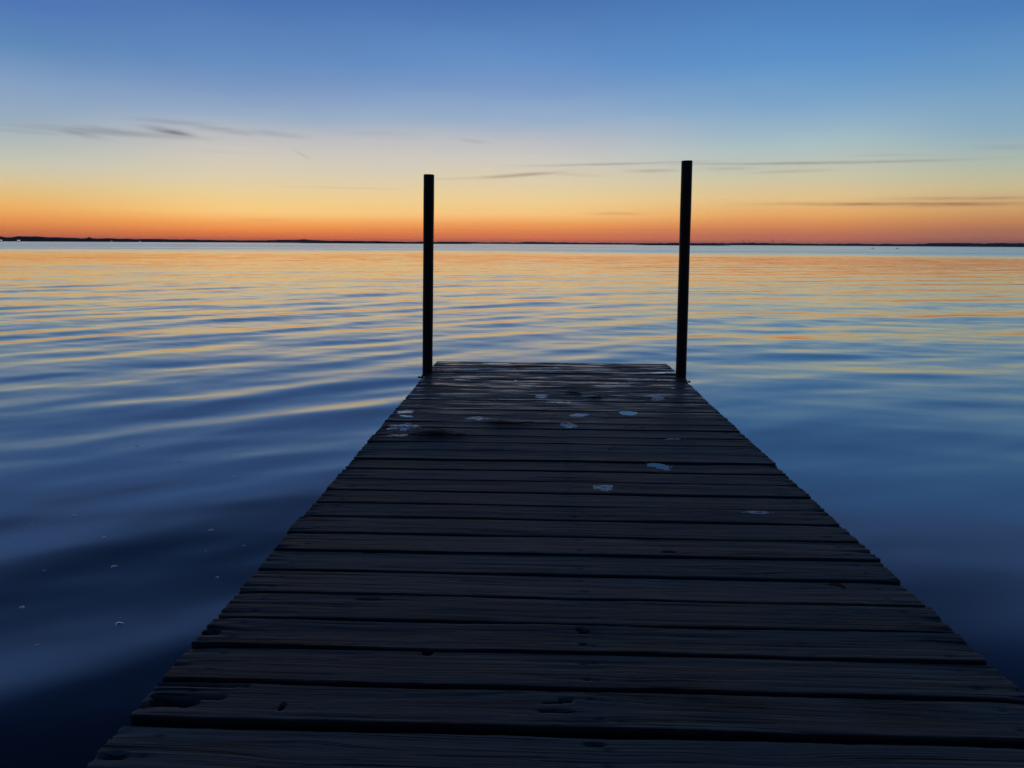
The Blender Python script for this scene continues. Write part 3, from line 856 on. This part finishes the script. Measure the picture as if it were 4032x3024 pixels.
def strands(name, px, py, n, L, spread, rr, mat, label, cat, group=None, seed=0, hgt=.012):
    g = np.random.default_rng(seed)
    c = at(px, py)
    b = MB()
    for k in range(n):
        x, y = g.normal() * spread[0], g.normal() * spread[1]
        a = g.normal() * .5 + (math.pi if g.random() < .5 else 0)
        pts = []
        z0 = abs(g.normal()) * hgt * .5
        for q in range(6):
            pts.append((x, y, .003 + z0 * math.sin(math.pi * (q + .5) / 6) + hgt * .2 * g.random()))
            x += math.cos(a) * L / 5; y += math.sin(a) * L / 5; a += g.normal() * .5
        b.tube(pts, [rr * (1 - .1 * q) for q in range(6)], 5)
    return tag(b.build(name, mat, loc=(c.x, c.y, DECK_Z), smooth=True), label, cat, group)
GW = 'clumps of dried weed on the dock'
strands('weed_clump', 1722, 1712, 90, .08, (.055, .013), .0009, M_weed, 'brown tangle of dried weed on the left of the dock boards', 'dried weed', GW, 1, .022)
strands('weed_clump', 2005, 1669, 45, .07, (.05, .014), .0011, M_weed, 'thin flat clump of dried weed on the boards left of the puddles', 'dried weed', GW, 2, .010)
strands('weed_clump', 2253, 1550, 30, .05, (.03, .012), .0012, M_weed, 'small dark clump of weed on the outer boards, farthest of the clumps', 'dried weed', GW, 3, .010)
strands('weed_clump', 2340, 1568, 26, .05, (.03, .012), .0012, M_weed, 'small dark clump of weed just in front of the farthest clump', 'dried weed', GW, 4, .010)

def twig(pxs, rr, mat, label):
    pts = [at(*p) for p in pxs]
    c = pts[0]
    b = MB(); b.tube([(q.x - c.x, q.y - c.y, .006 + .002 * (i % 2)) for i, q in enumerate(pts)], [rr * (1 - .5 * i / len(pts)) for i in range(len(pts))], 6)
    o = b.build('twig', mat, loc=(c.x, c.y, DECK_Z), smooth=True)
    return tag(o, label, 'twig', 'twigs on the dock')
twig([(1938, 1589), (1965, 1573), (1990, 1565), (2011, 1554)], .0022, M_twig_pale, 'thin pale twig lying slantwise on the outer left boards')
twig([(2455, 1690), (2470, 1680), (2500, 1678), (2538, 1690)], .0016, M_twig, 'thin dark arched twig on the boards in front of the right puddle')
twig([(2392, 1776), (2410, 1768), (2436, 1754), (2445, 1738)], .0014, M_twig, 'thin dark twig lying slantwise behind the largest puddle')

# a fallen leaf on the right
def leaf(px, py):
    c = at(px, py)
    vs, fs = [], []
    n = 9
    for i in range(n):
        u = i / (n - 1)
        w = .011 * math.sin(math.pi * u ** .8) + .0006
        x = -.02 + .045 * u
        zc = .004 + .006 * math.sin(u * 2.4)
        vs += [(x, -w, zc + .004), (x, 0, zc), (x, w, zc + .005)]
    for i in range(n - 1):
        for j in range(2):
            fs.append((i * 3 + j, i * 3 + j + 1, i * 3 + j + 4, i * 3 + j + 3))
    o = mesh_obj('leaf', vs, fs, M_leaf, loc=(c.x, c.y, DECK_Z + .001))
    o.rotation_euler = (0, 0, -.7)
    s = o.modifiers.new('thick', 'SOLIDIFY'); s.thickness = .0008
    b = MB(); b.tube([(-.034, .001, .003), (-.026, 0, .004), (-.018, 0, .0045)], .0009, 6)
    b.build('stem', M_leaf, o, True)
    return tag(o, 'small brown fallen leaf on the right side of the dock boards', 'leaf')
leaf(3292, 2321)

# ---------------------------------------------------------------- foam bubbles drifting left of the dock
def bubble_mesh(seed):
    g = np.random.default_rng(seed)
    b = MB()
    for k in range(3 + seed % 3):
        r = .0065 * (1 if k == 0 else .35 + .4 * g.random())
        a = g.random() * 6.28; d = 0 if k == 0 else .0065 + r * .3
        cx, cy = d * math.cos(a), d * math.sin(a)
        nu, nv = 14, 5
        vs = []
        for j in range(nv + 1):
            ph = math.pi / 2 * j / nv
            for i in range(nu):
                t_ = 2 * math.pi * i / nu
                vs.append((cx + r * math.cos(t_) * math.cos(ph), cy + r * math.sin(t_) * math.cos(ph), r * .5 * math.sin(ph) - .002 * (j == 0)))
        fs = [(j * nu + i, j * nu + (i + 1) % nu, (j + 1) * nu + (i + 1) % nu, (j + 1) * nu + i) for j in range(nv) for i in range(nu)]
        b.add(vs, fs)
    return b
BUB = [(385, 260, .9), (897, 260, 1.1), (1180, 360, 1), (1508, 323, .9), (1558, 290, .6), (1410, 310, .5), (1586, 401, .9), (1527, 464, .8), (728, 410, .7),
       (483, 714, .9), (203, 774, .9), (85, 842, .6), (678, 857, 1.1), (1375, 805, 1.1), (740, 1031, 1.1), (1416, 1098, .8), (1343, 932, .5),
       (1595, 898, .5), (140, 1290, 1.0), (773, 1400, 1.35), (238, 1543, .7), (290, 1060, .5), (1070, 252, .5), (2030, 270, .6)]
protos = [bubble_mesh(s_) for s_ in range(4)]
meshes = []
for k, (bx, by, sc) in enumerate(BUB):
    pos = at(bx / 1.659, 1600 + by / 1.659, 0.0)
    if k < 4:
        o = protos[k].build('foam_bubble', M_foam, smooth=True)
        meshes.append(o)
    else:
        o = meshes[k % 4].copy(); COL.objects.link(o)
    # sit on the swell: sample the water mesh height later
    o.location = pos; o.scale = (sc * 1.15, sc, sc)
    o.rotation_euler = (0, 0, k * 1.3)
    tag(o, 'tiny white foam bubble drifting on the dark water left of the dock', 'foam bubble', 'foam bubbles left of the dock')
bpy.context.view_layer.update()
water = bpy.data.objects['lake_water']
for o in [q for q in COL.objects if q.name.startswith('foam_bubble')]:
    hit, loc, nn, idx = water.ray_cast(Vector((o.location.x, o.location.y, 1.0)), Vector((0, 0, -1)))
    if hit:
        o.location = loc

# ---------------------------------------------------------------- haze over the lake
b = MB(); b.box(-27500, 27500, -27500, 27500, -2.6, HAZE_TOP + 1.4)
M_haze = bpy.data.materials.new('dusk_haze'); M_haze.use_nodes = True
hn = M_haze.node_tree.nodes
hn.remove(hn['Principled BSDF'])
hv = hn.new('ShaderNodeVolumePrincipled')
hv.inputs['Color'].default_value = (0.92, 0.93, 0.97, 1)
hv.inputs['Density'].default_value = HAZE_DENS
hv.inputs['Anisotropy'].default_value = 0.3
M_haze.node_tree.links.new(hv.outputs[0], hn['Material Output'].inputs['Volume'])
tag(b.build('haze', M_haze), kind='stuff')
